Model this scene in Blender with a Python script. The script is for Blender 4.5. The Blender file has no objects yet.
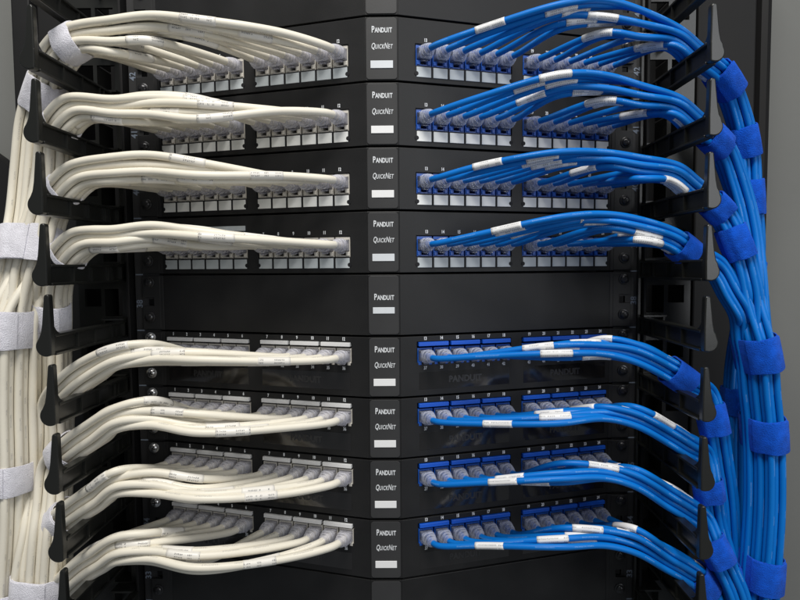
import bpy, bmesh, math, random
import numpy as np
from mathutils import Vector, Matrix
random.seed(7); rng = np.random.RandomState(5)
MM = 0.001
S = bpy.context.scene
COL = S.collection

# ------------------------------------------------------------------ camera
FPX = 600.0
CX, CY, CZ = 15.146, -424.446, -172.422          # millimetres
_f = np.array([-0.00853543, 0.99835877, -0.05662964])
_r = np.array([0.9999396, 0.0081294, -0.00739637])
_u = np.array([0.00692387, 0.05668935, 0.99836786])
cam_d = bpy.data.cameras.new('camera'); cam = bpy.data.objects.new('camera', cam_d); COL.objects.link(cam)
m = Matrix(((_r[0], _u[0], -_f[0], CX*MM), (_r[1], _u[1], -_f[1], CY*MM), (_r[2], _u[2], -_f[2], CZ*MM), (0, 0, 0, 1)))
cam.matrix_world = m
cam_d.sensor_width = 36; cam_d.lens = 36*FPX/800.0
cam_d.clip_start = 0.01; cam_d.clip_end = 20
S.camera = cam

# ------------------------------------------------------------------ light
W = bpy.data.worlds.new("World"); S.world = W; W.use_nodes = True
bg = W.node_tree.nodes['Background']; bg.inputs[0].default_value = (0.86, 0.93, 1.0, 1); bg.inputs[1].default_value = 0.15
def area(name, loc, target, size, power, color, sy=None):
    d = bpy.data.lights.new(name, 'AREA'); d.size = size; d.energy = power; d.color = color
    if sy: d.shape = 'RECTANGLE'; d.size_y = sy
    o = bpy.data.objects.new(name, d); COL.objects.link(o)
    o.location = loc
    o.rotation_euler = (Vector(target)-Vector(loc)).to_track_quat('-Z', 'Y').to_euler()
    return o
area('ceiling_light', (-0.05, -0.80, 1.00), (0, 0, -0.17), 0.8, 23.0, (1.0, 0.97, 0.92), 0.45)
area('window_light', (1.0, -1.30, 0.22), (0, 0, -0.15), 0.55, 8.0, (0.95, 0.97, 1.0), 1.1)
S.view_settings.view_transform = 'Standard'; S.view_settings.look = 'None'
S.view_settings.exposure = 0.0; S.view_settings.gamma = 1.0
S.render.engine = 'CYCLES'
S.cycles.transparent_max_bounces = 24; S.cycles.max_bounces = 8

# ------------------------------------------------------------------ materials
def mat(name, base, rough=0.5, spec=0.5, metal=0.0, noise=None, bump=None, sheen=0.0, coat=0.0):
    M = bpy.data.materials.new(name); M.use_nodes = True
    nt = M.node_tree; b = nt.nodes['Principled BSDF']
    b.inputs['Base Color'].default_value = (*base, 1)
    b.inputs['Roughness'].default_value = rough
    b.inputs['Specular IOR Level'].default_value = spec
    b.inputs['Metallic'].default_value = metal
    b.inputs['Sheen Weight'].default_value = sheen
    b.inputs['Coat Weight'].default_value = coat
    tc = nt.nodes.new('ShaderNodeTexCoord')
    if noise:                                     # (scale, amount of lightness change)
        sc, amt = noise
        n = nt.nodes.new('ShaderNodeTexNoise'); n.inputs['Scale'].default_value = sc; n.inputs['Detail'].default_value = 5
        nt.links.new(tc.outputs['Object'], n.inputs['Vector'])
        mp = nt.nodes.new('ShaderNodeMapRange'); mp.inputs[1].default_value = .3; mp.inputs[2].default_value = .7
        mp.inputs[3].default_value = 1-amt; mp.inputs[4].default_value = 1+amt
        nt.links.new(n.outputs[0], mp.inputs[0])
        hv = nt.nodes.new('ShaderNodeHueSaturation'); hv.inputs['Color'].default_value = (*base, 1)
        nt.links.new(mp.outputs[0], hv.inputs['Value']); nt.links.new(hv.outputs[0], b.inputs['Base Color'])
        mr = nt.nodes.new('ShaderNodeMapRange'); mr.inputs[3].default_value = max(0.05, rough-.08); mr.inputs[4].default_value = min(1, rough+.1)
        nt.links.new(n.outputs[0], mr.inputs[0]); nt.links.new(mr.outputs[0], b.inputs['Roughness'])
    if bump:                                      # (scale, strength, distance)
        n2 = nt.nodes.new('ShaderNodeTexNoise'); n2.inputs['Scale'].default_value = bump[0]; n2.inputs['Detail'].default_value = 3
        nt.links.new(tc.outputs['Object'], n2.inputs['Vector'])
        bp = nt.nodes.new('ShaderNodeBump'); bp.inputs['Strength'].default_value = bump[1]; bp.inputs['Distance'].default_value = bump[2]
        nt.links.new(n2.outputs[0], bp.inputs['Height']); nt.links.new(bp.outputs[0], b.inputs['Normal'])
    return M

def math_node(nt, op, a, b=None, c=None):
    n = nt.nodes.new('ShaderNodeMath'); n.operation = op
    for i, v in enumerate((a, b, c)):
        if v is None: continue
        if isinstance(v, (int, float)): n.inputs[i].default_value = v
        else: nt.links.new(v, n.inputs[i])
    return n.outputs[0]

def printed(name, base, ink, rough, rows, density, groups, groupfill, amount, spec=0.4):
    """jacket or sleeve with small printed characters: rows are (centre, halfwidth) in the 0..1 round-the-cable coordinate"""
    M = mat(name, base, rough, spec, noise=(35, .04), bump=(420, .12, .0003))
    nt = M.node_tree; b = nt.nodes['Principled BSDF']
    src = b.inputs['Base Color'].links[0].from_socket
    uv = nt.nodes.new('ShaderNodeUVMap'); sp = nt.nodes.new('ShaderNodeSeparateXYZ'); nt.links.new(uv.outputs[0], sp.inputs[0])
    u, v = sp.outputs[0], sp.outputs[1]
    oi = nt.nodes.new('ShaderNodeObjectInfo')
    seed = math_node(nt, 'MULTIPLY', oi.outputs['Random'], 97.0)
    vv = math_node(nt, 'ADD', v, seed)
    mask = None
    for (c, h) in rows:
        d = math_node(nt, 'ABSOLUTE', math_node(nt, 'SUBTRACT', u, c))
        r = math_node(nt, 'LESS_THAN', d, h)
        mask = r if mask is None else math_node(nt, 'MAXIMUM', mask, r)
    # letter strokes
    cb = nt.nodes.new('ShaderNodeCombineXYZ')
    nt.links.new(math_node(nt, 'MULTIPLY', u, 42.0), cb.inputs[0]); nt.links.new(math_node(nt, 'MULTIPLY', vv, density), cb.inputs[1])
    nz = nt.nodes.new('ShaderNodeTexNoise'); nz.inputs['Scale'].default_value = 1.0; nz.inputs['Detail'].default_value = 0
    nt.links.new(cb.outputs[0], nz.inputs['Vector'])
    strokes = math_node(nt, 'GREATER_THAN', nz.outputs[0], 0.47)
    # character gaps
    fr = math_node(nt, 'FRACT', math_node(nt, 'MULTIPLY', vv, 0.85)); gap = math_node(nt, 'GREATER_THAN', fr, 0.22)
    # words
    n1 = nt.nodes.new('ShaderNodeTexNoise'); n1.noise_dimensions = '1D'; n1.inputs['Scale'].default_value = groups; n1.inputs['Detail'].default_value = 1
    nt.links.new(vv, n1.inputs['W'])
    words = math_node(nt, 'GREATER_THAN', n1.outputs[0], groupfill)
    t = math_node(nt, 'MULTIPLY', math_node(nt, 'MULTIPLY', mask, strokes), math_node(nt, 'MULTIPLY', gap, words))
    t = math_node(nt, 'MULTIPLY', t, amount)
    mx = nt.nodes.new('ShaderNodeMix'); mx.data_type = 'RGBA'
    nt.links.new(t, mx.inputs[0]); nt.links.new(src, mx.inputs[6]); mx.inputs[7].default_value = (*ink, 1)
    nt.links.new(mx.outputs[2], b.inputs['Base Color'])
    return M

def clearmat(name, tint, alpha, rough=0.07):
    M = bpy.data.materials.new(name); M.use_nodes = True; nt = M.node_tree
    b = nt.nodes['Principled BSDF']; b.inputs['Base Color'].default_value = (*tint, 1); b.inputs['Roughness'].default_value = rough
    b.inputs['Specular IOR Level'].default_value = 0.9
    tr = nt.nodes.new('ShaderNodeBsdfTransparent'); tr.inputs[0].default_value = (0.93, 0.94, 0.97, 1)
    tc = nt.nodes.new('ShaderNodeTexCoord'); nz = nt.nodes.new('ShaderNodeTexNoise'); nz.inputs['Scale'].default_value = 260; nz.inputs['Detail'].default_value = 2
    nt.links.new(tc.outputs['Object'], nz.inputs['Vector'])
    bp = nt.nodes.new('ShaderNodeBump'); bp.inputs['Strength'].default_value = .35; bp.inputs['Distance'].default_value = .0008
    nt.links.new(nz.outputs[0], bp.inputs['Height']); nt.links.new(bp.outputs[0], b.inputs['Normal'])
    lw = nt.nodes.new('ShaderNodeLayerWeight'); lw.inputs[0].default_value = .35
    a = math_node(nt, 'ADD', math_node(nt, 'MULTIPLY', lw.outputs['Facing'], .5), alpha)
    a2 = math_node(nt, 'ADD', a, math_node(nt, 'MULTIPLY', math_node(nt, 'SUBTRACT', nz.outputs[0], .5), .8))
    a2 = math_node(nt, 'MINIMUM', math_node(nt, 'MAXIMUM', a2, 0.05), .97)
    ms = nt.nodes.new('ShaderNodeMixShader'); nt.links.new(a2, ms.inputs[0]); nt.links.new(tr.outputs[0], ms.inputs[1]); nt.links.new(b.outputs[0], ms.inputs[2])
    nt.links.new(ms.outputs[0], nt.nodes['Material Output'].inputs[0])
    return M

M = {}
M['powder'] = mat('black_powder_coat', (.0145, .0145, .015), .44, .28, noise=(26, .22), bump=(900, .12, .0003))
M['centre'] = mat('charcoal_satin_plate', (.036, .036, .037), .45, .45, noise=(25, .1), bump=(1100, .1, .0002))
M['plastic'] = mat('black_moulded_plastic', (.013, .0135, .012), .30, .5, noise=(14, .15), bump=(500, .08, .0004))
M['rail'] = mat('black_rail_paint', (.021, .021, .022), .5, .4, noise=(20, .2))
M['deep'] = mat('dark_cabinet_steel', (.009, .009, .0095), .6, .3, noise=(8, .25))
M['post'] = mat('dark_post_paint', (.010, .0098, .010), .55, .22, noise=(6, .12), bump=(700, .06, .0003))
M['wall'] = mat('grey_painted_wall', (.165, .168, .160), .7, .3, noise=(2.2, .16), bump=(120, .12, .0008))
M['ink'] = mat('white_screen_print', (.72, .74, .76), .6, .3)
M['mark'] = mat('grey_blue_rail_print', (.17, .20, .25), .6, .3)
M['dimink'] = mat('dark_embossed_print', (.026, .026, .028), .4, .5)
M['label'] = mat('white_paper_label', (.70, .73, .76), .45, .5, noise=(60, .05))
M['plabelw'] = mat('port_label_paper_painted_sheen', (.80, .81, .79), .4, .5, noise=(70, .07))  # reflected light on the port labels, painted as a brighter paper colour
M['labelw'] = mat('paper_label_painted_sheen', (.86, .86, .86), .45, .5)  # centre label whitened in its colour to stand for reflected light
M['plabel'] = mat('port_label_paper', (.50, .54, .56), .4, .5, noise=(70, .1))  # same port label in a duller colour, without the painted reflection
M['window'] = mat('smoked_glossy_insert', (.012, .011, .011), .07, .9, noise=(30, .3), bump=(60, .06, .002))
M['wjack'] = mat('ivory_jack_plastic', (.62, .59, .53), .35, .5, noise=(60, .08))
M['bjack'] = mat('blue_jack_plastic', (.008, .085, .42), .35, .5, noise=(60, .12))
M['void'] = mat('dark_socket_inside', (.01, .01, .012), .6, .3)
M['gold'] = mat('gold_contacts', (.55, .38, .13), .3, .6, metal=1.0)
M['chrome'] = mat('nickel_screw', (.55, .55, .56), .28, .6, metal=1.0, noise=(300, .2))
M['blackscrew'] = mat('black_oxide_screw', (.035, .035, .037), .3, .6, metal=.6)
M['wvelcro'] = mat('white_hook_and_loop', (.80, .79, .86), .9, .2, noise=(160, .10), bump=(1500, .9, .0010), sheen=.5)
M['bvelcro'] = mat('blue_hook_and_loop', (.004, .09, .58), .95, .15, noise=(160, .22), bump=(1500, .8, .0010), sheen=.06)
M['wcable'] = printed('ivory_cable_jacket', (.79, .745, .635), (.30, .29, .28), .42, [(.18, .035), (.78, .035)], 2.2, .05, .54, .55)
M['bcable'] = printed('blue_cable_jacket', (.001, .160, .57), (.4, .62, .85), .40, [(.60, .04), (.97, .035)], 2.2, .04, .55, .32, .28)
M['wsleeve'] = printed('white_marker_sleeve_on_ivory', (.80, .77, .71), (.06, .06, .07), .35, [(.97, .032), (.08, .032), (.60, .03)], 3.2, .14, .50, .85)
M['bsleeve'] = printed('white_marker_sleeve_on_blue', (.80, .80, .80), (.12, .12, .14), .4, [(.07, .032), (.17, .032), (.90, .03), (.5, .04)], 3.0, .20, .42, .8)
M['clearw'] = clearmat('clear_plug_plastic', (.66, .65, .72), .25)
M['clearb'] = clearmat('clear_smoky_plug_plastic', (.42, .46, .58), .12)
M['bootw'] = clearmat('frosted_clear_boot', (.76, .75, .80), .30)
M['bootb'] = clearmat('frosted_clear_boot_on_blue', (.66, .69, .80), .24)
M['wirew'] = mat('ivory_wire_pairs', (.60, .55, .46), .5, .4, noise=(300, .5))
M['wireb'] = mat('blue_wire_pairs', (.03, .10, .33), .5, .4, noise=(300, .7))

# ------------------------------------------------------------------ geometry helpers (all in millimetres)
def at(px, py, Y):
    d = _f + (px-400)/FPX*_r + (300-py)/FPX*_u
    C = np.array([CX, CY, CZ])
    return C + d*(Y-CY)/d[1]

def to_px(P):
    d = np.array(P)-np.array([CX, CY, CZ]); z = d@_f
    return 400+FPX*(d@_r)/z, 300-FPX*(d@_u)/z

def empty(name, loc=(0, 0, 0), parent=None):
    o = bpy.data.objects.new(name, None); COL.objects.link(o); o.location = Vector(loc)*MM; o.empty_display_size = .01
    if parent: o.parent = parent
    return o

def tag(o, label=None, cat=None, group=None, kind=None):
    if label: o['label'] = label
    if cat: o['category'] = cat
    if group: o['group'] = group
    if kind: o['kind'] = kind
    return o

def link(name, me, parent=None, mx=None):
    o = bpy.data.objects.new(name, me); COL.objects.link(o)
    if parent: o.parent = parent
    if mx is not None: o.matrix_basis = mx
    return o

class MB:
    """collects shapes (mm) into one mesh"""
    def __init__(s): s.v = []; s.f = []; s.sm = []
    def add(s, vs, fs, smooth=False):
        n = len(s.v); s.v += [tuple(map(float, v)) for v in vs]; s.f += [tuple(i+n for i in f) for f in fs]; s.sm += [smooth]*len(fs)
    def box(s, x0, x1, y0, y1, z0, z1, b=0.0):
        if x0 > x1: x0, x1 = x1, x0
        if y0 > y1: y0, y1 = y1, y0
        if z0 > z1: z0, z1 = z1, z0
        if b <= 0:
            vs = [(x, y, z) for x in (x0, x1) for y in (y0, y1) for z in (z0, z1)]
            s.add(vs, [(0, 1, 3, 2), (4, 6, 7, 5), (0, 4, 5, 1), (2, 3, 7, 6), (0, 2, 6, 4), (1, 5, 7, 3)])
        else:
            bm = bmesh.new(); bmesh.ops.create_cube(bm, size=1)
            for v in bm.verts: v.co = ((x0+x1)/2+v.co.x*(x1-x0), (y0+y1)/2+v.co.y*(y1-y0), (z0+z1)/2+v.co.z*(z1-z0))
            bmesh.ops.bevel(bm, geom=bm.edges[:], offset=b, segments=2, profile=.5, affect='EDGES')
            s.bm(bm)
    def bm(s, bm, mx=None, smooth=False):
        bm.verts.index_update()
        vs = [(mx @ v.co if mx else v.co)[:] for v in bm.verts]
        s.add(vs, [tuple(v.index for v in f.verts) for f in bm.faces], smooth); bm.free()
    def prism(s, poly, axis, a0, a1, b=0.0, smooth=False):
        """poly: 2D outline, extruded along axis 'x','y' or 'z' from a0 to a1"""
        bm = bmesh.new(); n = len(poly)
        def P(p, a):
            return {'x': (a, p[0], p[1]), 'y': (p[0], a, p[1]), 'z': (p[0], p[1], a)}[axis]
        A = [bm.verts.new(P(p, a0)) for p in poly]; B = [bm.verts.new(P(p, a1)) for p in poly]
        bm.faces.new(A); bm.faces.new(B[::-1])
        for i in range(n): bm.faces.new((A[i], B[i], B[(i+1) % n], A[(i+1) % n]))
        bmesh.ops.recalc_face_normals(bm, faces=bm.faces[:])
        if b > 0: bmesh.ops.bevel(bm, geom=bm.edges[:], offset=b, segments=2, profile=.5, affect='EDGES')
        s.bm(bm, smooth=smooth)
    def lathe(s, prof, c, axis='y', n=20, smooth=True):
        vs = []; fs = []
        for (r, h) in prof:
            for k in range(n):
                a = 2*math.pi*k/n
                p = {'y': (c[0]+r*math.cos(a), c[1]+h, c[2]+r*math.sin(a)), 'z': (c[0]+r*math.cos(a), c[1]+r*math.sin(a), c[2]+h)}[axis]
                vs.append(p)
        for i in range(len(prof)-1):
            for k in range(n):
                fs.append((i*n+k, i*n+(k+1) % n, (i+1)*n+(k+1) % n, (i+1)*n+k))
        fs.append(tuple(range(n))[::-1]); fs.append(tuple((len(prof)-1)*n+k for k in range(n)))
        s.add(vs, fs, smooth)
    def mesh(s, name, m, mxf=None):
        me = bpy.data.meshes.new(name)
        vs = np.array(s.v)*MM
        me.from_pydata(vs.tolist(), [], s.f)
        me.polygons.foreach_set('use_smooth', s.sm)
        bm = bmesh.new(); bm.from_mesh(me); bmesh.ops.recalc_face_normals(bm, faces=bm.faces[:]); bm.to_mesh(me); bm.free()
        me.materials.append(m); me.update()
        if any(s.sm): me.set_sharp_from_angle(angle=math.radians(38))
        return me
    def build(s, name, m, parent=None, mx=None):
        return link(name, s.mesh(name, m), parent, mx)

def holed_plate(mb, us, vs, holes, P, t):
    """plate on the grid us x vs, cells whose centre is in a hole are left open; P(u,v,w) maps to 3D; t thickness"""
    nu, nv = len(us), len(vs); off = len(mb.v)
    V = [P(u, v, 0) for u in us for v in vs]+[P(u, v, t) for u in us for v in vs]
    N = nu*nv; solid = set()
    for i in range(nu-1):
        for j in range(nv-1):
            cu, cv = (us[i]+us[i+1])/2, (vs[j]+vs[j+1])/2
            if not any(h[0] < cu < h[1] and h[2] < cv < h[3] for h in holes): solid.add((i, j))
    F = []
    for (i, j) in solid:
        a, b, c, d = i*nv+j, (i+1)*nv+j, (i+1)*nv+j+1, i*nv+j+1
        F.append((a, b, c, d)); F.append((a+N, d+N, c+N, b+N))
        for (ni, nj, e0, e1) in ((i-1, j, a, d), (i+1, j, b, c), (i, j-1, a, b), (i, j+1, d, c)):
            if (ni, nj) not in solid: F.append((e0, e1, e1+N, e0+N))
    mb.add(V, F)

_txt = {}
def text_mesh(s, size, m, bold=0.0, sx=1.0, shear=0.0, align='CENTER', thick=0.12):
    """lettering in the local XZ plane facing -Y; verts in metres"""
    key = (s, size, m.name, bold, sx, shear, align)
    if key in _txt: return _txt[key]
    c = bpy.data.curves.new('t', 'FONT'); c.body = s; c.size = size*MM; c.align_x = align; c.align_y = 'CENTER'
    c.offset = bold*MM; c.shear = shear; c.extrude = thick*MM; c.resolution_u = 3
    o = bpy.data.objects.new('t', c); COL.objects.link(o)
    bpy.context.view_layer.update()
    dg = bpy.context.evaluated_depsgraph_get()
    me = bpy.data.meshes.new_from_object(o.evaluated_get(dg))
    bpy.data.objects.remove(o); bpy.data.curves.remove(c)
    me.transform(Matrix(((sx, 0, 0, 0), (0, 0, -1, 0), (0, 1, 0, 0), (0, 0, 0, 1))))
    me.materials.clear(); me.materials.append(m)
    _txt[key] = me
    return me

def merge_text(name, items, m, parent):
    """items: (mesh, Matrix) -> one object"""
    bm = bmesh.new()
    for me, mx in items:
        t = me.copy(); t.transform(mx); bm.from_mesh(t); bpy.data.meshes.remove(t)
    out = bpy.data.meshes.new(name); bm.to_mesh(out); bm.free(); out.materials.append(m)
    return link(name, out, parent)

# ------------------------------------------------------------------ main dimensions
U = 44.45
XB, XI, T = 11.46, 23.46, 0.2949
PITCH, GAP = 11.85, 8.4
XO = XI+12*PITCH+GAP                       # 174.06
EARX0, EARX1, YE = 178.5, 192.5, 48.0
ca, sa = 1/math.sqrt(1+T*T), T/math.sqrt(1+T*T)
def face(X, side, w=0.0):
    """point (x,y) on the angled face at distance |X| from the middle; w = depth behind the face"""
    return (side*(X - (-sa)*0 - w*sa*1.0), (X-XB)*T + w*ca) if False else (side*(X-w*sa), (X-XB)*T+w*ca)
def port_x(n):                             # n = 0 (nearest the middle) .. 11
    return XI+PITCH*(n+.5)+(GAP if n >= 6 else 0)

# ------------------------------------------------------------------ setting: the grey wall behind
mb = MB()
mb.box(-900, 900, 160, 175, -900, 700)
wall = mb.build('wall', M['wall']); tag(wall, kind='structure')

# ------------------------------------------------------------------ rack: rails, posts, back panel, rail numbers
rack = empty('equipment_rack', (0, 60, -700))
tag(rack, 'black steel equipment rack with numbered rails, holding all the panels', 'equipment rack')
def rpart(mb, name, m): 
    for i, v in enumerate(mb.v): mb.v[i] = (v[0], v[1]-60, v[2]+700)
    return mb.build(name, m, rack)
ZT, ZB = 130.0, -560.0
for sd in (-1, 1):
    mb = MB()
    us = [180, 184.6, 189.2, 199.5]; hz = []; vs = [ZB]
    zz = -12*U
    k = -12
    holes = []
    while k < 3:
        for fr in (.14, .5, .86):
            z = (k+fr)*U; vs += [z-2.6, z+2.6]; holes.append((184.6, 189.2, z-2.6, z+2.6))
        k += 1
    vs.append(ZT)
    holed_plate(mb, us, vs, holes, lambda u, v, w: (sd*u, 51.5+w, v), 2.5)
    mb.box(sd*180, sd*182.5, 54, 95, ZB, ZT)
    rpart(mb, 'mounting_rail', M['rail'])
    mb = MB(); mb.box(sd*201.2, sd*203.4, 44.0, 62, ZB, ZT, .5)
    rpart(mb, 'rail_edge_strip', M['post'])
    # rail numbers
    items = []
    for i, num in enumerate(range(43, 31, -1)):
        zc = -(i-1+.5)*U - 1.0
        me = text_mesh(str(num), 6.6, M['mark'], .12, 1.0)
        link('rail_number', me, rack, Matrix.Translation(Vector((sd*196.2, 51.3-60, zc+700))*MM) @ Matrix.Rotation(math.radians(-90), 4, 'Y'))
    mm_ = MB()
    for i in range(-1, 12):
        mm_.box(sd*193.2, sd*199.0, 51.2-60, 51.45-60, -i*U-.45+700, -i*U+.45+700)
    mm_.build('unit_marks', M['mark'], rack)
# cabinet posts
mb = MB(); mb.box(262, 311, 92, 150, ZB, ZT, 1.5); mb.prism([(x, y) for x, y in [(312.4, 150), (312.4, 96), (314.5, 91.5), (319, 90), (323, 92), (326, 98), (326, 150)]], 'z', ZB, ZT)
rpart(mb, 'cabinet_post', M['post'])
mb = MB(); mb.box(-316, -300, 92, 150, ZB, ZT, 1.5); mb.box(-299, -270, 100, 150, ZB, ZT, 1.5)
# curved cut-out rim low on the left
rpart(mb, 'cabinet_post', M['deep'])
mb = MB()
arc = [(-392+78*math.cos(a), -165+110*math.sin(a)) for a in np.linspace(math.pi*.5, -math.pi*.5, 24)]
mb.prism(arc+[(-400, -275), (-400, -55)], 'y', 120, 135, 0)
rpart(mb, 'cover_flap', M['deep'])
mb = MB(); mb.box(-300, 270, 140, 146, ZB, ZT)
rpart(mb, 'back_panel', M['deep'])
# dark door column low on the left, behind the ivory trunk
mb = MB(); mb.box(-430, -312, 118, 158, -560, -145, 2)
rpart(mb, 'side_cover', M['deep'])

# ------------------------------------------------------------------ vertical cable managers with fingers
ZF0, PF = -51.5, 43.9
def finger_mesh(sd):
    """local: arm bottom at tip = origin (x=0 arm centre plane, y=0 tip front, z=0 bottom); outward = sd*x"""
    mb = MB(); o = sd; hs = 1.0 if sd < 0 else .90
    # arm: core web, flanges, ribs
    L = 108
    mb.box(o*-1.0, o*1.0, 6, L, 1.0, 12.5)
    mb.box(o*-3.2, o*3.2, 5, L, 11.6, 13.4, .4)
    mb.box(o*-3.2, o*3.2, 5, L, 0.0, 1.8, .4)
    for y in (31, 54, 78, 84, 98): mb.box(o*-2.9, o*2.9, y, y+1.3, 1.8, 11.6)
    # gusset fillet between arm and upright (in the YZ plane)
    pts = [(2, 13), (14, 13.2)] + [(14-9.2*math.sin(a), 23-9.8*math.cos(a)) for a in np.linspace(.1, 1.5, 7)] + [(4.4, 26), (2, 26)]
    mb.prism(pts, 'x', o*-2.0, o*2.0, .3)
    # upright tip: tapered in XZ with a round bulge low on the outward side
    out = [(-2.8, 0.6), (-3.0, 12), (-2.6, 37.4), (-2.0, 38.6), (0.2, 38.6), (0.9, 37.4), (2.6, 20), (3.6, 14.5), (4.8 if sd > 0 else 5.2, 11.0)]
    cx, cz, R = (0.6, 6.2, 6.5) if sd < 0 else (0.3, 5.9, 5.8)
    for a in np.linspace(.55, -1.75, 12): out.append((cx+R*math.cos(a), cz+R*math.sin(a)))
    out = [(x, z*hs if z > 12 else z) for x, z in out]
    i0 = len(mb.v); mb.prism([(o*x, z) for x, z in out], 'y', 0, 4.8, .8)
    for i in range(i0, len(mb.v)):                      # the front leans a little outward
        x, y, z = mb.v[i]
        if y < 3: mb.v[i] = (x, y+(o*x)*.05-.4+.01*z, z)
    return mb.mesh('finger', M['plastic'])
managers = {}
for sd in (-1, 1):
    X0 = 204.0 if sd > 0 else 208.5
    root = empty('cable_manager', (sd*X0, 55, -500)); managers[sd] = root
    tag(root, 'black plastic vertical cable manager with fingers guiding the %s cables' % ('blue' if sd > 0 else 'ivory'),
        'cable manager', 'finger cable managers at the rack sides')
    fm = finger_mesh(sd)
    for k in range(0, 11):
        z = ZF0-PF*(k-1)
        link('finger', fm, root, Matrix.Translation(Vector((sd*((202.2 if sd > 0 else 211.2-.75*(k-1))-X0), -55-55, z+500))*MM))
    # spine with square windows between fingers
    mb = MB()
    us = [-4, 3, 17, 20, 33, 38]; vs = [-560.0]; holes = []
    for k in range(11, -2, -1):
        z = ZF0-PF*(k-1); vs += [z+16, z+24, z+27, z+38]
        holes.append((3, 17, z+16, z+38)); holes.append((20, 33, z+24, z+38))
    vs.append(125.0)
    vs = sorted(vs)
    holed_plate(mb, us, vs, holes, lambda u, v, w: (sd*u, -1+w, v+500), 3)
    for k in range(11, -2, -1):
        z = ZF0-PF*(k-1)
        mb.box(sd*3, sd*17, 2, 16, z+14.6+500, z+16+500); mb.box(sd*17, sd*18.4, 2, 22, z-4+500, z+38+500)
        mb.box(sd*-3.6, sd*14, -14, -1, z+13.7+500, z+15.2+500); mb.box(sd*12, sd*13.4, -12, -1, z+500, z+13.6+500)
    mb.box(sd*-6, sd*-4.2, -8, 24, -60, 625)
    mb.build('spine', M['plastic'], root)

# ------------------------------------------------------------------ panels
def small_caps(word_big, rest, size, small, m, bold, sx, shear, track):
    """returns list of (mesh, x offset) laid out left to right and centred"""
    return None

def lettering_items(chars, m, bold, sx, shear, cx, cz, total):
    """chars: list of (char, size mm, advance); fits into total width centred at cx; bottom line aligned"""
    tw = sum(a for _, _, a in chars); k = total/tw; x = cx-total/2; out = []
    for ch, sz, adv in chars:
        me = text_mesh(ch, sz, m, bold, sx, shear)
        # baseline alignment: text is centred vertically on its capital height
        out.append((me, Matrix.Translation(Vector((x+adv*k/2, 0, cz+(sz*.35)))*MM))); x += adv*k
    return out

jack_cache = {}
def jack_mesh(kind, colour):
    """local: x along the face, -y towards the viewer, z up, origin centre of plug mouth"""
    key = (kind, colour)
    if key in jack_cache: return jack_cache[key]
    mb = MB()
    hw = PITCH/2-.35
    top = 6.2 if kind == 1 else 5.4; bot = -8.0 if kind == 1 else -7.4
    us = [-hw, -4.9, -2.2, 2.2, 4.9, hw]; vs = [bot, -7.0, -4.2, 4.2, top]
    holed_plate(mb, us, vs, [(-4.9, 4.9, -4.2, 4.2), (-2.2, 2.2, -7.0, -4.2)], lambda u, v, w: (u, w, v), 11)
    # rounded shoulders beside the latch notch
    mb.box(-hw+.4, -2.7, -.9, 0.2, bot+.5, -4.6, .35); mb.box(2.7, hw-.4, -.9, 0.2, bot+.5, -4.6, .35)
    me = mb.mesh('jack', M['wjack' if colour == 'w' else 'bjack'])
    jack_cache[key] = me
    return me
_vb = MB(); _vb.box(-5.2, 5.2, 11.1, 12, -7.6, 5.0); SOCK = _vb.mesh('socket_back', M['void'])

def face_matrix(X, side, z, w=0.0):
    """local frame on the face: x along face (to the right), y into the panel, z up"""
    x, y = face(X, side, w)
    ang = math.atan(T)*side
    return Matrix.Translation(Vector((x, y, z))*MM) @ Matrix.Rotation(ang, 4, 'Z')

ORD = ['topmost', 'second', 'third', 'fourth', 'fifth', 'sixth', 'seventh', 'lowest']
def screw(parent, x, y, z, m, rot):
    mb = MB()
    mb.lathe([(4.1, 0), (4.1, -.7), (3.7, -.9)], (0, 0, 0))                       # washer
    mb.lathe([(3.1, -.9), (3.0, -2.0), (2.3, -2.7), (1.0, -3.0)], (0, 0, 0))
    o = mb.build('screw', m, parent, Matrix.Translation(Vector((x, y, z))*MM) @ Matrix.Rotation(rot, 4, 'Y'))
    c = MB(); c.box(-2.0, 2.0, -3.15, -2.6, -.35, .35); c.box(-.35, .35, -3.14, -2.6, -2.0, 2.0)
    c.build('cross_slot', M['void'], o)

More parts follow.
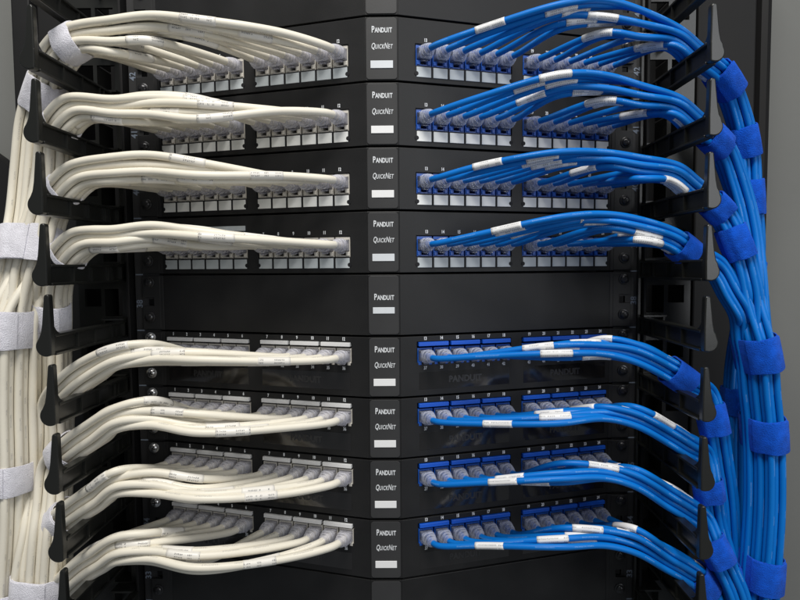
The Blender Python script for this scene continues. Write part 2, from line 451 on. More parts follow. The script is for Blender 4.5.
def front_plate(root, z0, z1, holes_by_side, name='front_plate'):
    """angled front, one mesh: middle + both wings; z in absolute mm, root at its own z"""
    mb = MB(); b = []
    G = .7
    a0, a1 = z0+G, z1-G
    xs_h = sorted(set([XB, EARX0-2.0]+[h[0] for h in holes_by_side]+[h[1] for h in holes_by_side]))
    vs = sorted(set([a0, a1]+[h[2] for h in holes_by_side]+[h[3] for h in holes_by_side]))
    for sd in (-1, 1):
        def P(u, v, w, sd=sd):
            x, y = face(u, sd, w if u > XB+.01 else 0)
            if u <= XB+.01: x, y = sd*(XB), w
            return (x, y, v)
        holed_plate(mb, xs_h, vs, holes_by_side, P, 2.0)
        # return down to the ear
        xe, ye = face(EARX0-2.0, sd)
        mb.box(sd*(EARX0-2.0-.6), sd*(EARX0+.4), ye+.1, YE+.2, a0, a1)
        # ear with open slot
        holed_plate(mb, [EARX0, 183.6, 190.2, EARX1], sorted([a0+.5, a0+U*.5-3.2, a0+U*.5+3.2, a1-.5]), [(183.6, 200, a0+U*.5-3.2, a0+U*.5+3.2)], lambda u, v, w, sd=sd: (sd*u, YE+w, v), 2.4)
    mb.box(-XB, XB, 0.0, 2.0, a0, a1)
    # top and bottom returns (folded lips)
    for zz in (a0+.02, a1-1.22):
        prof = [(-EARX0+3, face(EARX0-3, 1)[1]+2.1), (-XB, 2.1), (XB, 2.1), (EARX0-3, face(EARX0-3, 1)[1]+2.1), (EARX0-3, 58), (-EARX0+3, 58)]
        mb.prism(prof, 'z', zz, zz+1.2)
    me = mb.mesh(name, M['powder'])
    me.transform(Matrix.Translation(-Vector(root.location)))
    o = link(name, me, root)
    bv = o.modifiers.new('b', 'BEVEL'); bv.width = .00035; bv.segments = 2; bv.limit_method = 'ANGLE'; bv.angle_limit = math.radians(40)
    return o

def rel(root, mx): return Matrix.Translation(-Vector(root.location)) @ mx

def centre_plate(root, zt, model, row):
    """raised charcoal plate between the bends, with lettering and a paper label; zt = top of the unit"""
    mb = MB(); w = XB-.8
    pts = []
    for (cx, cz, s) in ((w-2, zt-3.4, 0), (-w+2, zt-3.4, 1), (-w+2, zt-U+3.4, 2), (w-2, zt-U+3.4, 3)):
        for a in np.linspace(s*math.pi/2, (s+1)*math.pi/2, 5): pts.append((cx+2*math.cos(a), cz+2*math.sin(a)))
    mb.prism(pts, 'y', -.5, -.02, .18)
    me = mb.mesh('centre_plate', M['centre']); me.transform(Matrix.Translation(-Vector(root.location))); cp = link('centre_plate', me, root)
    y = -.62
    if model == 'port':
        fL, fQ, fB, xb = .215, .47, (.685, .80), (-7.7, 7.9)
    else:
        fL, fQ, fB, xb = .375, None, (.535, .635), (-7.7, 7.7)
    off = -Vector(root.location)
    if model in ('port', 'blank'):
        zc = zt-U*fL-2.0
        chars = [('P', 6.0, 3.3), ('A', 4.6, 3.0), ('N', 4.6, 3.1), ('D', 4.6, 3.1), ('U', 4.6, 3.1), ('I', 4.6, 1.6), ('T', 4.6, 2.7)]
        it = lettering_items(chars, M['ink'], .13, .67, 0, 0.2, zc, 14.4)
        if fQ:
            zc = zt-U*fQ-1.7
            chars = [('Q', 5.6, 4.0), ('U', 4.3, 3.0), ('I', 4.3, 1.5), ('C', 4.3, 3.0), ('K', 4.3, 3.0), ('N', 5.6, 3.9), ('E', 4.3, 2.7), ('T', 4.3, 2.6)]
            it += lettering_items(chars, M['ink'], .06, .58, .25, 0.2, zc, 14.6)
        it = [(me, Matrix.Translation(Vector((0, y, 0))*MM) @ mx) for me, mx in it]
        merge_text('lettering', [(me, Matrix.Translation(off) @ mx) for me, mx in it], M['ink'], root)
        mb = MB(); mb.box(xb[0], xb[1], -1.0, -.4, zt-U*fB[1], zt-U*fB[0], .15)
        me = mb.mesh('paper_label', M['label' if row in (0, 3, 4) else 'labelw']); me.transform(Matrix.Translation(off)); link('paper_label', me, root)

NUM = lambda k: text_mesh(str(k), 3.3, M['ink'], .10, .72)
panels = {}
def patch_panel(i, row, model):
    zt = -row*U; zb = zt-U
    root = empty('patch_bay', (0, 30, zb))
    tag(root, {0: 'black angled patch panel at the very top, pale labels under its jacks',
               1: 'black angled patch panel, second from the top, bright white labels under its jacks',
               2: 'black angled patch panel, third from the top, bright white labels under its jacks',
               3: 'black angled patch panel directly above the blank panel, bluish labels under its jacks',
               5: 'black angled patch panel directly below the blank panel, coloured tabs over its jacks',
               6: 'black angled patch panel, second below the blank one, cables drooping slightly',
               7: 'black angled patch panel with coloured tabs, second from the bottom',
               8: 'lowest black angled patch panel with coloured tabs and cables sagging below its jacks'}[row],
        'patch panel', 'angled patch panels full of cables')
    panels[row] = root
    # openings
    groups = [(XI, XI+6*PITCH), (XI+6*PITCH+GAP, XO)]
    holes = []
    for g in groups:
        if model == 1: holes.append((g[0], g[1], zt-U*.735, zt-U*.395))
        else: holes.append((g[0], g[1], zt-U*.445, zt-U*.105))
    front_plate(root, zb, zt, holes)
    centre_plate(root, zt, 'port', row)
    for sd in (-1, 1):
        items = []
        col = 'w' if sd < 0 else 'b'
        for n in range(12):
            X = port_x(n); num = (12-n) if sd < 0 else (13+n)
            zc = zt-U*(.545 if model == 1 else .33)
            j = link('jack', jack_mesh(model, col), root, rel(root, face_matrix(X, sd, zc, .8)))
            link('socket_back', SOCK, j)
            # numbers
            if model == 1: spots = [(.335, num)]
            else: spots = [(.055, num), (.535, num+24)]
            for fr, nn in spots:
                items.append((NUM(nn), rel(root, face_matrix(X+(1.3 if model == 1 else 0), sd, zt-U*fr, -.16))))
            if model == 1:
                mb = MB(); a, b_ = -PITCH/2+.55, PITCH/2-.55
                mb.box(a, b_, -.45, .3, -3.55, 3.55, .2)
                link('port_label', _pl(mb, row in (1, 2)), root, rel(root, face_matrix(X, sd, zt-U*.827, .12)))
        for gi, g in enumerate(groups):
            if model == 1:
                # recessed dark channel round the port labels with a small round stop at each end
                mb = MB(); c = (g[0]+g[1])/2; h = (g[1]-g[0])/2
                mb.box(-h-.3, h+.3, -.12, .2, -4.3, 4.3)
                mb.lathe([(1.5, 0), (1.5, -.5)], (h+.8, 0, -1.2), n=12); mb.lathe([(1.5, 0), (1.5, -.5)], (-h-.8, 0, -1.2), n=12)
                mb.build('label_channel', M['void'], root, rel(root, face_matrix(c, sd, zt-U*.827, .08)))
            else:
                for q in range(3):
                    mb = MB(); h = PITCH-.45
                    mb.box(-h, h, -1.5, 3, -1.45, 1.45, .25)
                    mb.box(-.12, .12, -1.55, -1.45, -1.4, 1.4)
                    mb.build('colour_tab', M['wtab' if sd < 0 else 'btab'], root, rel(root, face_matrix(g[0]+PITCH*(2*q+1), sd, zt-U*.143, 0)))
                mb = MB(); c = (g[0]+g[1])/2; h = (g[1]-g[0])/2
                mb.box(-h, h, -.22, .4, -6.3, 6.3)
                w = mb.build('glossy_insert', M['window'], root, rel(root, face_matrix(c, sd, zt-U*.745, .1)))
                me = text_mesh('PANDUIT', 6.4, M['dimink'], .25, .95)
                link('embossed_name', me, w, Matrix.Translation(Vector((0, -.24, 0))*MM))
        merge_text('port_numbers', items, M['ink'], root)
        # screws
        bright = (sd < 0 and row >= 5)
        ms = M['chrome'] if bright else M['blackscrew']
        for fr in (.12, .76):
            screw(root, sd*187.0, YE-.1-30, (zt-U*fr)-zb, ms, rng.uniform(0, 1.5))
    if row == 3:
        mb = MB(); c = (groups[1][0]+groups[1][1])/2; h = (groups[1][1]-groups[1][0])/2
        mb.box(-h, h, -.6, .2, -1.9, 1.9, .2)
        mb.build('group_label', M['plabel'], root, rel(root, face_matrix(c, -1, zt-U*.225, 0)))
_plc = {}
def _pl(mb, bright):
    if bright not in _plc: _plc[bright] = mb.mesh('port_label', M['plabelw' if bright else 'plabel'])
    return _plc[bright]
M['wtab'] = mat('white_tab', (.72, .72, .72), .4, .5); M['btab'] = mat('blue_tab', (.004, .09, .56), .4, .5)
for i, row in enumerate((0, 1, 2, 3)): patch_panel(i, row, 1)
for i, row in enumerate((5, 6, 7, 8)): patch_panel(i+4, row, 2)

def blank_panel(row, label, plate):
    zt = -row*U; zb = zt-U
    root = empty('blank_filler', (0, 30, zb))
    tag(root, label, 'blank panel', 'angled blank filler panels')
    front_plate(root, zb, zt, [])
    centre_plate(root, zt, plate, row)
    for sd in (-1, 1):
        for fr in (.14, .76): screw(root, sd*187.0, YE-.1-30, (zt-U*fr)-zb, M['blackscrew'], rng.uniform(0, 1.5))
blank_panel(4, 'plain black angled panel without any ports, between the upper and lower patch panels', 'blank')
blank_panel(-1, 'plain black angled panel above the topmost patch panel, cut by the photo edge', 'plain')
blank_panel(9, 'plain black angled panel below the lowest patch panel, cut by the photo edge', 'plain')

# ------------------------------------------------------------------ patch cords
def spline(P, step=2.5):
    """centripetal Catmull-Rom through P, resampled evenly"""
    P = np.array(P, float)
    P = np.vstack([2*P[0]-P[1], P, 2*P[-1]-P[-2]])
    out = []
    for i in range(1, len(P)-2):
        p0, p1, p2, p3 = P[i-1:i+3]
        t0 = 0; t1 = t0+max(np.linalg.norm(p1-p0), 1e-3)**.5; t2 = t1+max(np.linalg.norm(p2-p1), 1e-3)**.5; t3 = t2+max(np.linalg.norm(p3-p2), 1e-3)**.5
        n = max(2, int(np.linalg.norm(p2-p1)/1.5))
        t = np.linspace(t1, t2, n, endpoint=False)[:, None]
        A1 = (t1-t)/(t1-t0)*p0+(t-t0)/(t1-t0)*p1; A2 = (t2-t)/(t2-t1)*p1+(t-t1)/(t2-t1)*p2; A3 = (t3-t)/(t3-t2)*p2+(t-t2)/(t3-t2)*p3
        B1 = (t2-t)/(t2-t0)*A1+(t-t0)/(t2-t0)*A2; B2 = (t3-t)/(t3-t1)*A2+(t-t1)/(t3-t1)*A3
        out.append((t2-t)/(t2-t1)*B1+(t-t1)/(t2-t1)*B2)
    out.append(P[-2][None]); out = np.vstack(out)
    # light smoothing
    for _ in range(6):
        o = out.copy(); o[1:-1] = (out[:-2]+2*out[1:-1]+out[2:])/4; out = o
    d = np.r_[0, np.cumsum(np.linalg.norm(np.diff(out, axis=0), axis=1))]
    n = max(4, int(d[-1]/step)); s = np.linspace(0, d[-1], n)
    return np.stack([np.interp(s, d, out[:, k]) for k in range(3)], 1)

def tube_mesh(name, path, r, m, sides=10, v0=0.0, flat=1.0):
    path = np.array(path); n = len(path)
    tg = np.gradient(path, axis=0); tg /= np.linalg.norm(tg, axis=1)[:, None]
    ref = np.array([0., -1., 0.]); N = ref-tg[0]*(ref@tg[0]); N /= np.linalg.norm(N)
    vs = []; arc = v0+np.r_[0, np.cumsum(np.linalg.norm(np.diff(path, axis=0), axis=1))]
    rr = r if hasattr(r, '__len__') else [r]*n
    for i in range(n):
        N = N-tg[i]*(N@tg[i]); N /= np.linalg.norm(N); B = np.cross(tg[i], N)
        for k in range(sides):
            a = 2*math.pi*k/sides
            vs.append(path[i]+rr[i]*(math.cos(a)*N*flat+math.sin(a)*B))
    vs = np.array(vs)*MM
    fs = [(i*sides+k, i*sides+(k+1) % sides, (i+1)*sides+(k+1) % sides, (i+1)*sides+k) for i in range(n-1) for k in range(sides)]
    uv = []
    for i in range(n-1):
        for k in range(sides):
            u0, u1 = k/sides, (k+1)/sides
            uv += [u0, arc[i], u1, arc[i], u1, arc[i+1], u0, arc[i+1]]
    nf = len(fs)
    fs += [tuple(range(sides))[::-1], tuple((n-1)*sides+k for k in range(sides))]
    uv += [0.5, 0]*(2*sides)
    me = bpy.data.meshes.new(name); me.from_pydata(vs.tolist(), [], fs)
    l = me.uv_layers.new(name='UVMap'); l.data.foreach_set('uv', uv)
    me.polygons.foreach_set('use_smooth', [True]*nf+[False]*2)
    me.materials.append(m); me.update()
    return me

def loft_boot(m, name):
    """rounded clear boot around the cable, local -y outward, origin at the jack mouth"""
    mb = MB(); rings = []; n = 16
    prof = [(-4.5, 5.0, 4.3, 4.0), (-6.0, 5.3, 4.9, 3.6), (-8.4, 5.4, 5.3, 3.2), (-8.6, 4.6, 4.6, 3.0), (-10.0, 4.6, 4.6, 3.0), (-10.2, 5.3, 5.3, 2.8), (-13.0, 5.1, 5.2, 2.5),
            (-13.2, 4.2, 4.3, 2.4), (-14.6, 4.2, 4.3, 2.3), (-14.8, 4.8, 4.9, 2.2), (-17.4, 4.4, 4.5, 2.1), (-17.6, 3.6, 3.7, 2.1), (-18.8, 3.6, 3.7, 2.1), (-19.0, 4.0, 4.1, 2.1), (-20.8, 3.6, 3.7, 2), (-22.3, 2.9, 3.0, 2)]
    vs = []
    for (y, a, c, e) in prof:
        for k in range(n):
            t = 2*math.pi*k/n; ct, st = math.cos(t), math.sin(t)
            vs.append((.94*a*abs(ct)**(2/e)*(1 if ct > 0 else -1), y*.60, .92*c*abs(st)**(2/e)*(1 if st > 0 else -1)))
    fs = [(i*n+k, i*n+(k+1) % n, (i+1)*n+(k+1) % n, (i+1)*n+k) for i in range(len(prof)-1) for k in range(n)]
    fs.append(tuple(range(n))); fs.append(tuple((len(prof)-1)*n+k for k in range(n)))
    mb.add(vs, fs, True)
    return mb.mesh(name, m)
def plug_body(m):
    mb = MB()
    mb.box(-4.7, 4.7, -4.0, 8, -3.9, 3.9, .5)
    mb.prism([(6, -3.9), (-4.0, -6.0), (-4.6, -6.0), (-4.6, -5.2), (-1, -3.9)], 'x', -1.9, 1.9)
    return mb.mesh('plug', m)
def wires(m):
    mb = MB()
    for k in range(4): mb.box(-3.6+k*1.9, -2.2+k*1.9, -3.0, 5, -1.6, 1.2, .3)
    mb.lathe([(2.6, -11), (2.7, -6), (2.5, -4), (1.5, -3)], (0, 0, 0), n=10)
    return mb.mesh('wire_pairs', m)
PLUG = {-1: (plug_body(M['clearw']), loft_boot(M['bootw'], 'boot'), wires(M['wirew'])), 1: (plug_body(M['clearb']), loft_boot(M['bootb'], 'boot'), wires(M['wireb']))}
GC = MB()
for k in range(8): GC.box(-3.9+k*1.05, -3.4+k*1.05, -1.0, 4.5, 3.95, 4.1)
CONT = GC.mesh('contacts', M['gold'])

RAD = {-1: 2.75, 1: 2.15}
def finger_x(sd, k): return 202.2 if sd > 0 else 211.2-.75*(k-1)
# fan station: (px x, y top, y bottom) pairs per row ; rank mode of the innermost port: 'top' or 'bottom'
MIDL = {0: [(200, 18, 62), (150, 12, 60), (114, 14, 58)], 1: [(200, 98, 124), (150, 94, 123), (114, 96, 124)],
        2: [(200, 162, 185), (150, 154, 184), (114, 153, 185)], 3: [(200, 230, 252), (150, 224, 248), (114, 226, 252)],
        5: [(200, 345, 362), (150, 343, 363), (116, 344, 370)], 6: [(200, 400, 434), (150, 399, 428), (116, 404, 433)],
        7: [(200, 472, 500), (150, 461, 495), (116, 467, 498)], 8: [(200, 530, 570), (150, 528, 563), (116, 533, 566)]}
MIDR = {0: [(560, 3, 60), (605, -3, 58), (640, 3, 57)], 1: [(560, 74, 122), (605, 73, 119), (640, 80, 120)],
        2: [(560, 152, 182), (605, 150, 178), (640, 154, 182)], 3: [(560, 217, 242), (605, 212, 239), (640, 216, 243)],
        5: [(560, 335, 357), (605, 336, 357), (636, 341, 365)], 6: [(560, 393, 424), (605, 398, 420), (636, 404, 429)],
        7: [(560, 454, 482), (605, 459, 480), (636, 466, 490)], 8: [(560, 512, 548), (605, 518, 547), (636, 525, 557)]}
ARM = 13.4
def cross_z(row, sd):
    k = row+1
    return ZF0-PF*(k-1)+ARM + (12.5 if sd < 0 else 10.2)
# after the crossing: (px x, px y, Y) along the bundle
RT = {
 -1: {0: [(48, 84, 0), (36, 122, 8), (31, 165, 10), (26, 215, 8), (19, 255, 0)],
      1: [(56, 140, 0), (52, 175, 8), (44, 215, 6), (30, 255, 0)],
      2: [(50, 212, -2), (42, 240, -4), (32, 272, -4)],
      3: [(54, 282, 0), (53, 325, 12), (53, 380, 18), (51, 430, 18), (47, 480, 10), (40, 530, -4), (32, 570, -8), (30, 600, -8), (28, 660, -8)],
      5: [(57, 405, 8), (55, 440, 12), (52, 480, 10), (45, 530, -2), (40, 570, -6), (39, 600, -6), (37, 660, -6)],
      6: [(57, 466, 4), (53, 500, 0), (49, 535, -8), (46, 575, -10), (45, 600, -10), (43, 660, -10)],
      7: [(56, 530, 2), (54, 565, 2), (55, 600, 0), (53, 660, 0)],
      8: [(57, 600, 2), (55, 640, 2), (54, 670, 2)]},
 1: {0: [(722, 78, 0), (737, 112, 10), (746, 150, 16), (749, 200, 18), (752, 250, 22), (746, 310, 34), (737, 370, 36), (735, 430, 36), (736, 530, 36), (738, 660, 34)],
     1: [(721, 148, 0), (734, 178, 6), (744, 212, 8), (750, 245, 6), (753, 275, 0)],
     2: [(720, 212, -6), (736, 242, -8), (745, 272, -8), (750, 296, -8)],
     3: [(716, 268, -6), (730, 292, -8), (742, 313, -8)],
     5: [(706, 395, 2), (714, 424, 0), (720, 460, 6), (726, 500, 12), (730, 560, 14), (732, 660, 12)],
     6: [(702, 455, 0), (708, 486, -4), (713, 520, 2), (724, 560, 4), (730, 600, 2), (734, 660, 0)],
     7: [(702, 520, -4), (713, 546, -12), (727, 572, -12), (738, 600, -12), (744, 660, -12)],
     8: [(702, 582, -6), (711, 602, -8), (720, 660, -8)]}}
TRUNK = {-1: ([0, 1, 2], [(17, 315, 0), (16, 345, 0), (15, 400, 2), (16, 460, 2), (15, 520, 2), (11, 590, 2), (9, 660, 2)]),
         1: ([1, 2, 3], [(751, 333, -4), (756, 353, -4), (759, 388, -2), (763, 430, 0), (764, 500, 0), (760, 565, 0), (756, 620, 0), (754, 670, 0)])}

def frame(center):
    """per station cross-section vectors (e1 ~ towards the camera/back, e2 in the picture plane)"""
    C = np.array(center); t = np.gradient(C, axis=0); t /= np.linalg.norm(t, axis=1)[:, None]
    E1 = []; E2 = []
    for v in t:
        e1 = np.array([0, 1., 0])-v*v[1]; e1 /= np.linalg.norm(e1); E1.append(e1); E2.append(np.cross(v, e1))
    return np.array(E1), np.array(E2)

def trunk_slots(n, r):
    pts = []; h = r*2.02
    for i in range(-6, 7):
        for j in range(-6, 7):
            pts.append(((i+.5*(j % 2))*h, j*h*.87))
    pts.sort(key=lambda p: p[0]**2*.45+p[1]**2)
    return pts[:n]

cable_paths = {}
bundle_center = {}      # (sd,key) -> sampled centre path for ties, with half extents
def make_side(sd):
    r = RAD[sd]; d = 2*r
    rows = (0, 1, 2, 3, 5, 6, 7, 8)
    tr_rows, tr_pts = TRUNK[sd]
    tc = [at(*p) for p in tr_pts]
    ts = trunk_slots(36, r)
    ts = sorted(ts, key=lambda p: p[1]*sd)          # by e2
    for row in rows:
        # crossing in two stations (before, over the arm), then down
        Xa = finger_x(sd, row+1)
        zc = cross_z(row, sd)
        lean = (-1 if row < 4 else 1)
        Ycr = -15.0
        px_in = at(*to_px((sd*(Xa-6), Ycr, zc)), Ycr)
        c_in = np.array([sd*(Xa-8), Ycr-3, zc+3.5])
        c_out = np.array([sd*(Xa+6), Ycr+1, zc-5.5])
        after = [at(*p) for p in RT[sd][row]]
        cen = [c_in, c_out]+after
        in_trunk = row in tr_rows
        full = cen+(tc if in_trunk else [])
        E1, E2 = frame(full)
        # 3 x 4 slots : a along e1 , b along e2 ; b<0 / >0 = top strand?
        slots = []
        for rb in range(4):
            for q in range(3): slots.append(((q-1)*d*1.0+(.25*d if rb % 2 else -.25*d), (rb-1.5)*d*.9))
        # e2 at the crossing: left side -> -Z ; right side -> +Z
        slots_sorted = sorted(slots, key=lambda p: (-p[1] if sd > 0 else p[1]))      # top first
        # sort so that e2*b gives top first
        ztop = lambda p: (E2[0]*p[1])[2]
        slots_sorted = sorted(slots, key=lambda p: (-round(ztop(p), 2), p[0]))
        if in_trunk:
            gi = tr_rows.index(row)
            # trunk group with suitable e2 position
            order = sorted(ts, key=lambda p: (E2[-1]*p[1])[0]*sd)     # inner first .. outer last
            grp = order[::-1][gi*12:(gi+1)*12] if True else None      # first rows run outermost
            grp = sorted(grp, key=lambda p: (round((E2[-1]*p[1])[0]*sd*-1, 1), p[0]))
        # ranks
        n_idx = list(range(12))
        if sd < 0:
            if row == 0: key = lambda n: n+rng.uniform(-.6, .6)
            elif row in (1, 2, 3): key = lambda n: rng.uniform(0, 12)*.75+abs(n-3)*.35
            elif row == 5: key = lambda n: -n*.5+rng.uniform(0, 7)
            else: key = lambda n: -n+rng.uniform(-2.6, 2.6)
        else:
            if row in (0, 1, 2, 3): key = lambda n: n+rng.uniform(-.6, .6)
            elif row == 5: key = lambda n: -n*.4+rng.uniform(0, 8)
            elif row == 7: key = lambda n: -n*.6+rng.uniform(0, 5)
            else: key = lambda n: -n+rng.uniform(-1.2, 1.2)
        ks = [key(n) for n in n_idx]
        ranks = {n: i for i, n in enumerate(sorted(n_idx, key=lambda n: ks[n]))}
        # slot per cable: four layers of three by rank; inside a layer nearer the camera = inner port
        slot_of = {}
        for layer in range(4):
            mem = sorted([n for n in n_idx if ranks[n]//3 == layer])
            sl = sorted(slots_sorted[layer*3:layer*3+3], key=lambda p: p[0])
            for n, s_ in zip(mem, sl): slot_of[n] = s_
        tslot = {}
        if in_trunk:
            so = sorted(n_idx, key=lambda n: (-round(ztop(slot_of[n]), 2), slot_of[n][0]))
            for n, g in zip(so, grp): tslot[n] = g
        MID = MIDL if sd < 0 else MIDR
        model = 1 if row < 4 else 2
        for n in n_idx:
            num = (12-n) if sd < 0 else (13+n)
            X = port_x(n); zt = -row*U; zc_ = zt-U*(.545 if model == 1 else .33)
            fx, fy = face(X, sd, .8); P0 = np.array([fx, fy, zc_])
            nrm = np.array([sd*sa, -ca, 0])
            jit = rng.uniform(-1, 1, 4)
            # plug droops/lifts a little
            tilt = (.05 if row < 4 else -.015)
            nv = nrm+np.array([sd*.10, 0, tilt*(.6+.3*jit[0])]); nv /= np.linalg.norm(nv)
            E = P0+nrm*4+nv*7
            out1 = P0+nrm*5+nv*12+np.array([sd*1.5, 0, 0])
            pts = [P0+nv*6, E, out1]
            f = ranks[n]/11.0
            for si, (mx_, yt, yb) in enumerate(MID[row]):
                Yd = -40+32*(n/11.0)**.9 if si == 0 else ((-32+22*n/11.0) if si == 1 else (-26+14*n/11.))
                py = yt+(yb-yt)*f+jit[si]*(2.2 if sd < 0 else 1.5)
                pxv = mx_+jit[3]*5
                if si == 2:
                    sa_, sb_ = slot_of[n]; py = (yt+yb)/2+((yb-yt)/2)*(1-2*(ranks[n]//3+.5)/4)*-1; pxv = mx_; Yd = -24+sa_*1.15
                elif si == 1:
                    sa_, sb_ = slot_of[n]; Yd = .5*Yd+.5*(-28+sa_*1.3); pxv = mx_+jit[3]*2
                    py = .5*py+.5*((yt+yb)/2+((yb-yt)/2)*(1-2*(ranks[n]//3+.5)/4)*-1)
                Q = at(pxv, py, Yd)
                if sd*(Q[0]-out1[0]) > 16:
                    if sd*(Q[0]-out1[0]) > 70 and len(pts) == 3:      # long cables get a bow point
                        rise = (-2.5 if (sd < 0 and row > 6) else 0)+{0: 1.5, 1: 1.5, 2: 1.2, 3: -.5, 5: -.3, 6: -.5, 7: -.3, 8: .5}[row]*(1-n/12.0)
                        B = out1*.62+Q*.38; B[1] = out1[1]*.6+Q[1]*.4-1-1.5*jit[2]; B[2] += rise+jit[1]*1.2; pts.append(B)
                    pts.append(Q)
            # bundle part
            a, b = slot_of[n]
            for i in range(len(cen)):
                pts.append(full[i]+E1[i]*a+E2[i]*b)
            if in_trunk:
                a, b = tslot[n]
                wob = rng.uniform(-.35, .35, 2)
                for i in range(len(cen), len(full)): pts.append(full[i]+E1[i]*(a)+E2[i]*(b))
            path = spline(pts)
            cable_paths.setdefault((sd, row), []).append(path)
            colour = 'ivory' if sd < 0 else 'blue'
            where = {0: 'topmost patch panel', 1: 'second patch panel from the top', 2: 'third patch panel from the top', 3: 'panel directly above the blank one',
                     5: 'panel directly below the blank one', 6: 'second panel below the blank one', 7: 'second lowest patch panel', 8: 'lowest patch panel'}[row]
            pos = ['nearest the middle', 'second from the middle', 'third from the middle', 'fourth from the middle', 'fifth from the middle', 'sixth from the middle',
                   'sixth from the outer end', 'fifth from the outer end', 'fourth from the outer end', 'third from the outer end', 'second from the outer end', 'outermost'][n]
            root = empty('patch_cable', P0)
            tag(root, '%s patch cable %s on the %s' % (colour, pos, where), 'patch cable', '%s patch cables' % colour)
            off = Matrix.Translation(-Vector(root.location))
            me = tube_mesh('jacket', path[2:], r, M['wcable' if sd < 0 else 'bcable'], 12); me.transform(off); link('jacket', me, root)
            # plug parts
            ang = math.atan(T)*sd
            base = Matrix.Rotation(ang, 4, 'Z')
            pl, bo, wi = PLUG[sd]
            o = link('plug', pl, root, base)
            link('wire_pairs', wi, o)
            tl = Matrix.Rotation(ang+sd*.09, 4, 'Z') @ Matrix.Rotation(-(tilt*(.6+.3*jit[0])), 4, 'X')
            link('boot', bo, root, tl)
            # marker sleeve
            dist = np.r_[0, np.cumsum(np.linalg.norm(np.diff(path, axis=0), axis=1))]
            if sd > 0:
                s0 = 36+[0, 24, 8, 38, 16, 30, 4, 44, 20, 12, 34, 26][(n*5+row*3) % 12]*1.25+rng.uniform(-5, 5); ln = 20
            else:
                s0 = 42+rng.uniform(-6, 46); ln = 22
            nseg = 12
            sp_ = np.linspace(s0, s0+ln, nseg)
            seg = np.stack([np.interp(sp_, dist, path[:, k]) for k in range(3)], 1)
            me = tube_mesh('marker_sleeve', seg, r+(.28 if sd > 0 else .18), M['wsleeve' if sd < 0 else 'bsleeve'], 14, v0=rng.uniform(0, 50))
            me.transform(off); link('marker_sleeve', me, root)
        # remember centre path for ties
        cpath = spline([c_in+np.array([-sd*45, -8, 3+(-4 if row < 4 else 6)]), c_in-np.array([sd*18, 2, -2+(2 if row < 4 else -3)])]+cen)
        bundle_center[(sd, row)] = (spline([np.mean([q[int(f_*(len(q)-1))] for q in cable_paths[(sd, row)]], axis=0) for f_ in (0,)]+[c_in-np.array([sd*45, 0, 0])]+[c_in]+cen[1:]) if False else cpath, 1.5*d+.4, 2.05*d*.95+.2)
    tp = spline([at(*RT[sd][tr_rows[1]][-1])]+tc)
    ea = max(abs(p[0]) for p in ts)+r-1.2; eb = max(abs(p[1]) for p in ts)+r-.8
    bundle_center[(sd, 'trunk')] = (tp, ea, eb)
make_side(-1); make_side(1)

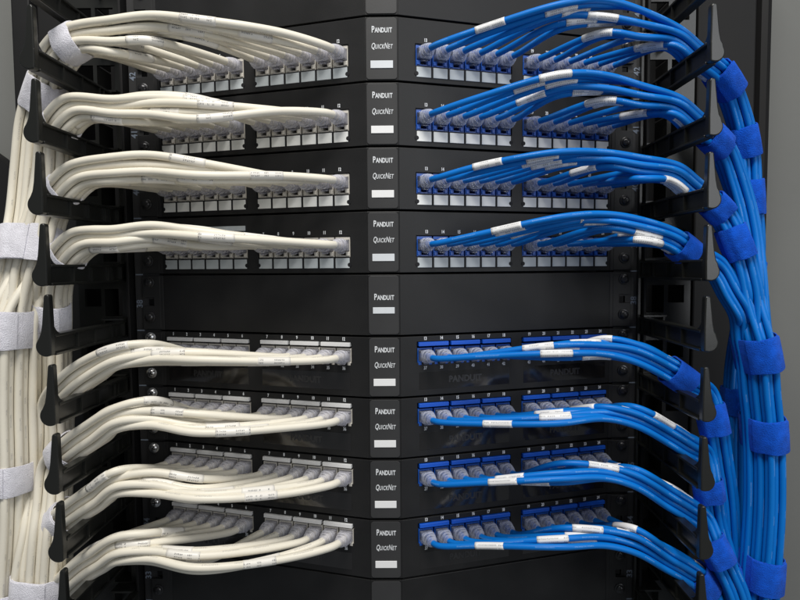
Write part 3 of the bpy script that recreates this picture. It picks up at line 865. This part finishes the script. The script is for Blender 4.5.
# ------------------------------------------------------------------ hook-and-loop straps
def strap(sd, key, py, width, label, grow=0.0, px=None, tw=0.0):
    path, ea, eb = bundle_center[(sd, key[0] if isinstance(key, tuple) else key)]
    pp = np.array([to_px(p) for p in path])
    dd = abs(pp[:, 1]-py) if px is None else np.hypot(pp[:, 0]-px, pp[:, 1]-py)
    i = int(np.argmin(dd)); i = min(max(i, 2), len(path)-3)
    c = path[i]; t = path[i+2]-path[i-2]; t /= np.linalg.norm(t)
    e1 = np.array([0, 1., 0])-t*t[1]; e1 /= np.linalg.norm(e1); e2 = np.cross(t, e1)
    keys = [(sd, k) for k in TRUNK[sd][0]] if key == 'trunk' else ([(sd, k) for k in key] if isinstance(key, tuple) else [(sd, key)])
    offs = []
    for k in keys:
        for cp in cable_paths[k]:
            near = cp[np.linalg.norm(cp-c, axis=1) < 45]
            if len(near): 
                q = near[np.argmin(abs((near-c)@t))]-c; offs.append((q@e1, q@e2))
    offs = np.array(offs); lo, hi = offs.min(0), offs.max(0); mid = (lo+hi)/2; rc = RAD[sd]
    c = c+e1*mid[0]+e2*mid[1]
    red = 1.0 if key == 'trunk' else .2
    if key == 'trunk': hi, lo = np.percentile(offs, 97, axis=0), np.percentile(offs, 3, axis=0)
    A, B = (hi[0]-lo[0])/2+rc+1.1-red*.6, (hi[1]-lo[1])/2+rc+1.1-red*.6
    root = empty('cable_strap', c)
    tag(root, label, 'cable strap', ('white' if sd < 0 else 'blue')+' hook-and-loop cable straps')
    n = 56; m_ = 7
    def band(a0, a1, lift, w0, name, cap):
        vs = []; fs = []; N = int(n*(a1-a0)/(2*math.pi)) if cap else n
        th = .9
        for k in range(N+(1 if cap else 0)):
            a = a0+(a1-a0)*k/N; ca_, sa_ = math.cos(a), math.sin(a); e = 2.15 if key == 'trunk' else 2.5
            ra = A*abs(ca_)**(2/e)*(1 if ca_ > 0 else -1); rb = B*abs(sa_)**(2/e)*(1 if sa_ > 0 else -1)
            sc = 1+(lift+.35*math.sin(3*a+py)+.3*math.sin(7*a+py*2))/max(A, B)
            nn = (e1*ra/A+e2*rb/B); nn /= np.linalg.norm(nn)
            ctr = (e1*ra+e2*rb)*sc
            ww = w0*(1+.02*math.sin(5*a+py))
            sk = tw*math.sin(a+1.0)
            ring = [(-.5, 0), (-.5, th*.7), (-.46, th), (0, th+.15), (.46, th), (.5, th*.7), (.5, 0)]
            for (q, h) in ring: vs.append(ctr+t*(q*ww+sk)+nn*h)
        R = len(ring); K = N+(1 if cap else 0)
        for k in range(K-(1 if cap else 0)):
            k2 = (k+1) % K
            for j in range(R): fs.append((k*R+j, k2*R+j, k2*R+(j+1) % R, k*R+(j+1) % R))
        if cap: fs.append(tuple(range(R))); fs.append(tuple((K-1)*R+j for j in range(R)))
        mb = MB(); mb.add(vs, fs, True)
        return mb.build(name, M['wvelcro' if sd < 0 else 'bvelcro'], root)
    band(0, 2*math.pi, 0, width, 'band', False)
    s = rng.uniform(-.2, .5)
    if px is None: band(-math.pi*.5-1.2+s-1.0, -math.pi*.5+s-.75+.4, 1.0, width*.97, 'loose_end', True)

W_ = 22
ST = [
 (-1, 0, 50, 15, 'white strap round the ivory cables above the topmost left finger', 0, 75),
 (-1, 0, 95, 24, 'wide white strap just below the topmost left finger', .5, None),
 (-1, 1, 126, 12, 'white strap on the second ivory bundle, half behind a finger', 0, 60),
 (-1, 2, 190, 12, 'white strap on the third ivory bundle, beside its finger', 0, 59),
 (-1, 3, 254, 12, 'white strap on the fourth ivory bundle above the blank panel', 0, 61),
 (-1, 3, 316, 20, 'white strap behind the finger beside the blank panel', 0, None),
 (-1, (0, 1, 2), 265, 26, 'white strap round the outermost ivory cables, just above the blank panel level', .3, None),
 (-1, 'trunk', 327, 26, 'white strap round the thick ivory trunk, level with the blank panel', .6, None),
 (-1, 'trunk', 472, 21, 'white strap round the thick ivory trunk, below its middle', .4, None),
 (-1, 'trunk', 598, 23, 'white strap round the thick ivory trunk at the photo bottom', .4, None),
 (-1, 6, 452, 20, 'white strap tucked behind the sixth left finger', 0, None),
 (-1, 7, 520, 20, 'white strap on the ivory bundle of the second lowest panel', .3, None),
 (-1, (3, 5, 6), 588, 24, 'white strap at the photo bottom, right of the thick ivory trunk', .3, None),
 (1, 0, 80, 22, 'blue strap just below the topmost right finger', .3, None),
 (1, 0, 143, 22, 'blue strap on the outermost blue bundle, level with the second panel', .3, None),
 (1, 1, 141, 18, 'blue strap tucked under the second right finger', 0, None),
 (1, 0, 198, 25, 'squarish blue strap on the outermost blue bundle, level with the third panel', 1.2, None),
 (1, 2, 208, 14, 'blue strap hidden under the third right finger', 0, None),
 (1, 2, 243, 23, 'tilted blue strap on the diagonal blue bundle beside the fourth panel', .6, None),
 (1, 3, 243, 15, 'blue strap on the blue cables left of the fourth right finger', .3, 690),
 (1, 0, 274, 20, 'blue strap at the outer edge, level with the blank panel top', .6, None),
 (1, 'trunk', 351, 24, 'uppermost blue strap round the thick blue trunk', .5, None),
 (1, 'trunk', 432, 23, 'middle blue strap round the thick blue trunk', .5, None),
 (1, 'trunk', 568, 24, 'lowest blue strap round the thick blue trunk', .5, None),
 (1, 0, 400, 21, 'upper blue strap on the rear bundle left of the blue trunk', .3, None),
 (1, 0, 537, 19, 'lower blue strap on the rear bundle left of the blue trunk', .3, None),
 (1, 5, 370, 19, 'blue strap on the cables of the first panel below the blank one', .6, 683),
 (1, 5, 420, 22, 'blue strap just below the sixth right finger', .2, None),
 (1, 6, 490, 16, 'blue strap just below the seventh right finger', .2, None),
 (1, 7, 550, 20, 'blue strap just below the eighth right finger', .4, None),
 (1, 6, 577, 18, 'blue strap low between the right fingers and the blue trunk', .2, None),
 (1, 8, 582, 20, 'blue strap round the bundle of the lowest panel', .3, None),
]
for (sd, key, py, w, lab, g, px) in ST:
    strap(sd, key, py, w, lab, g, px)
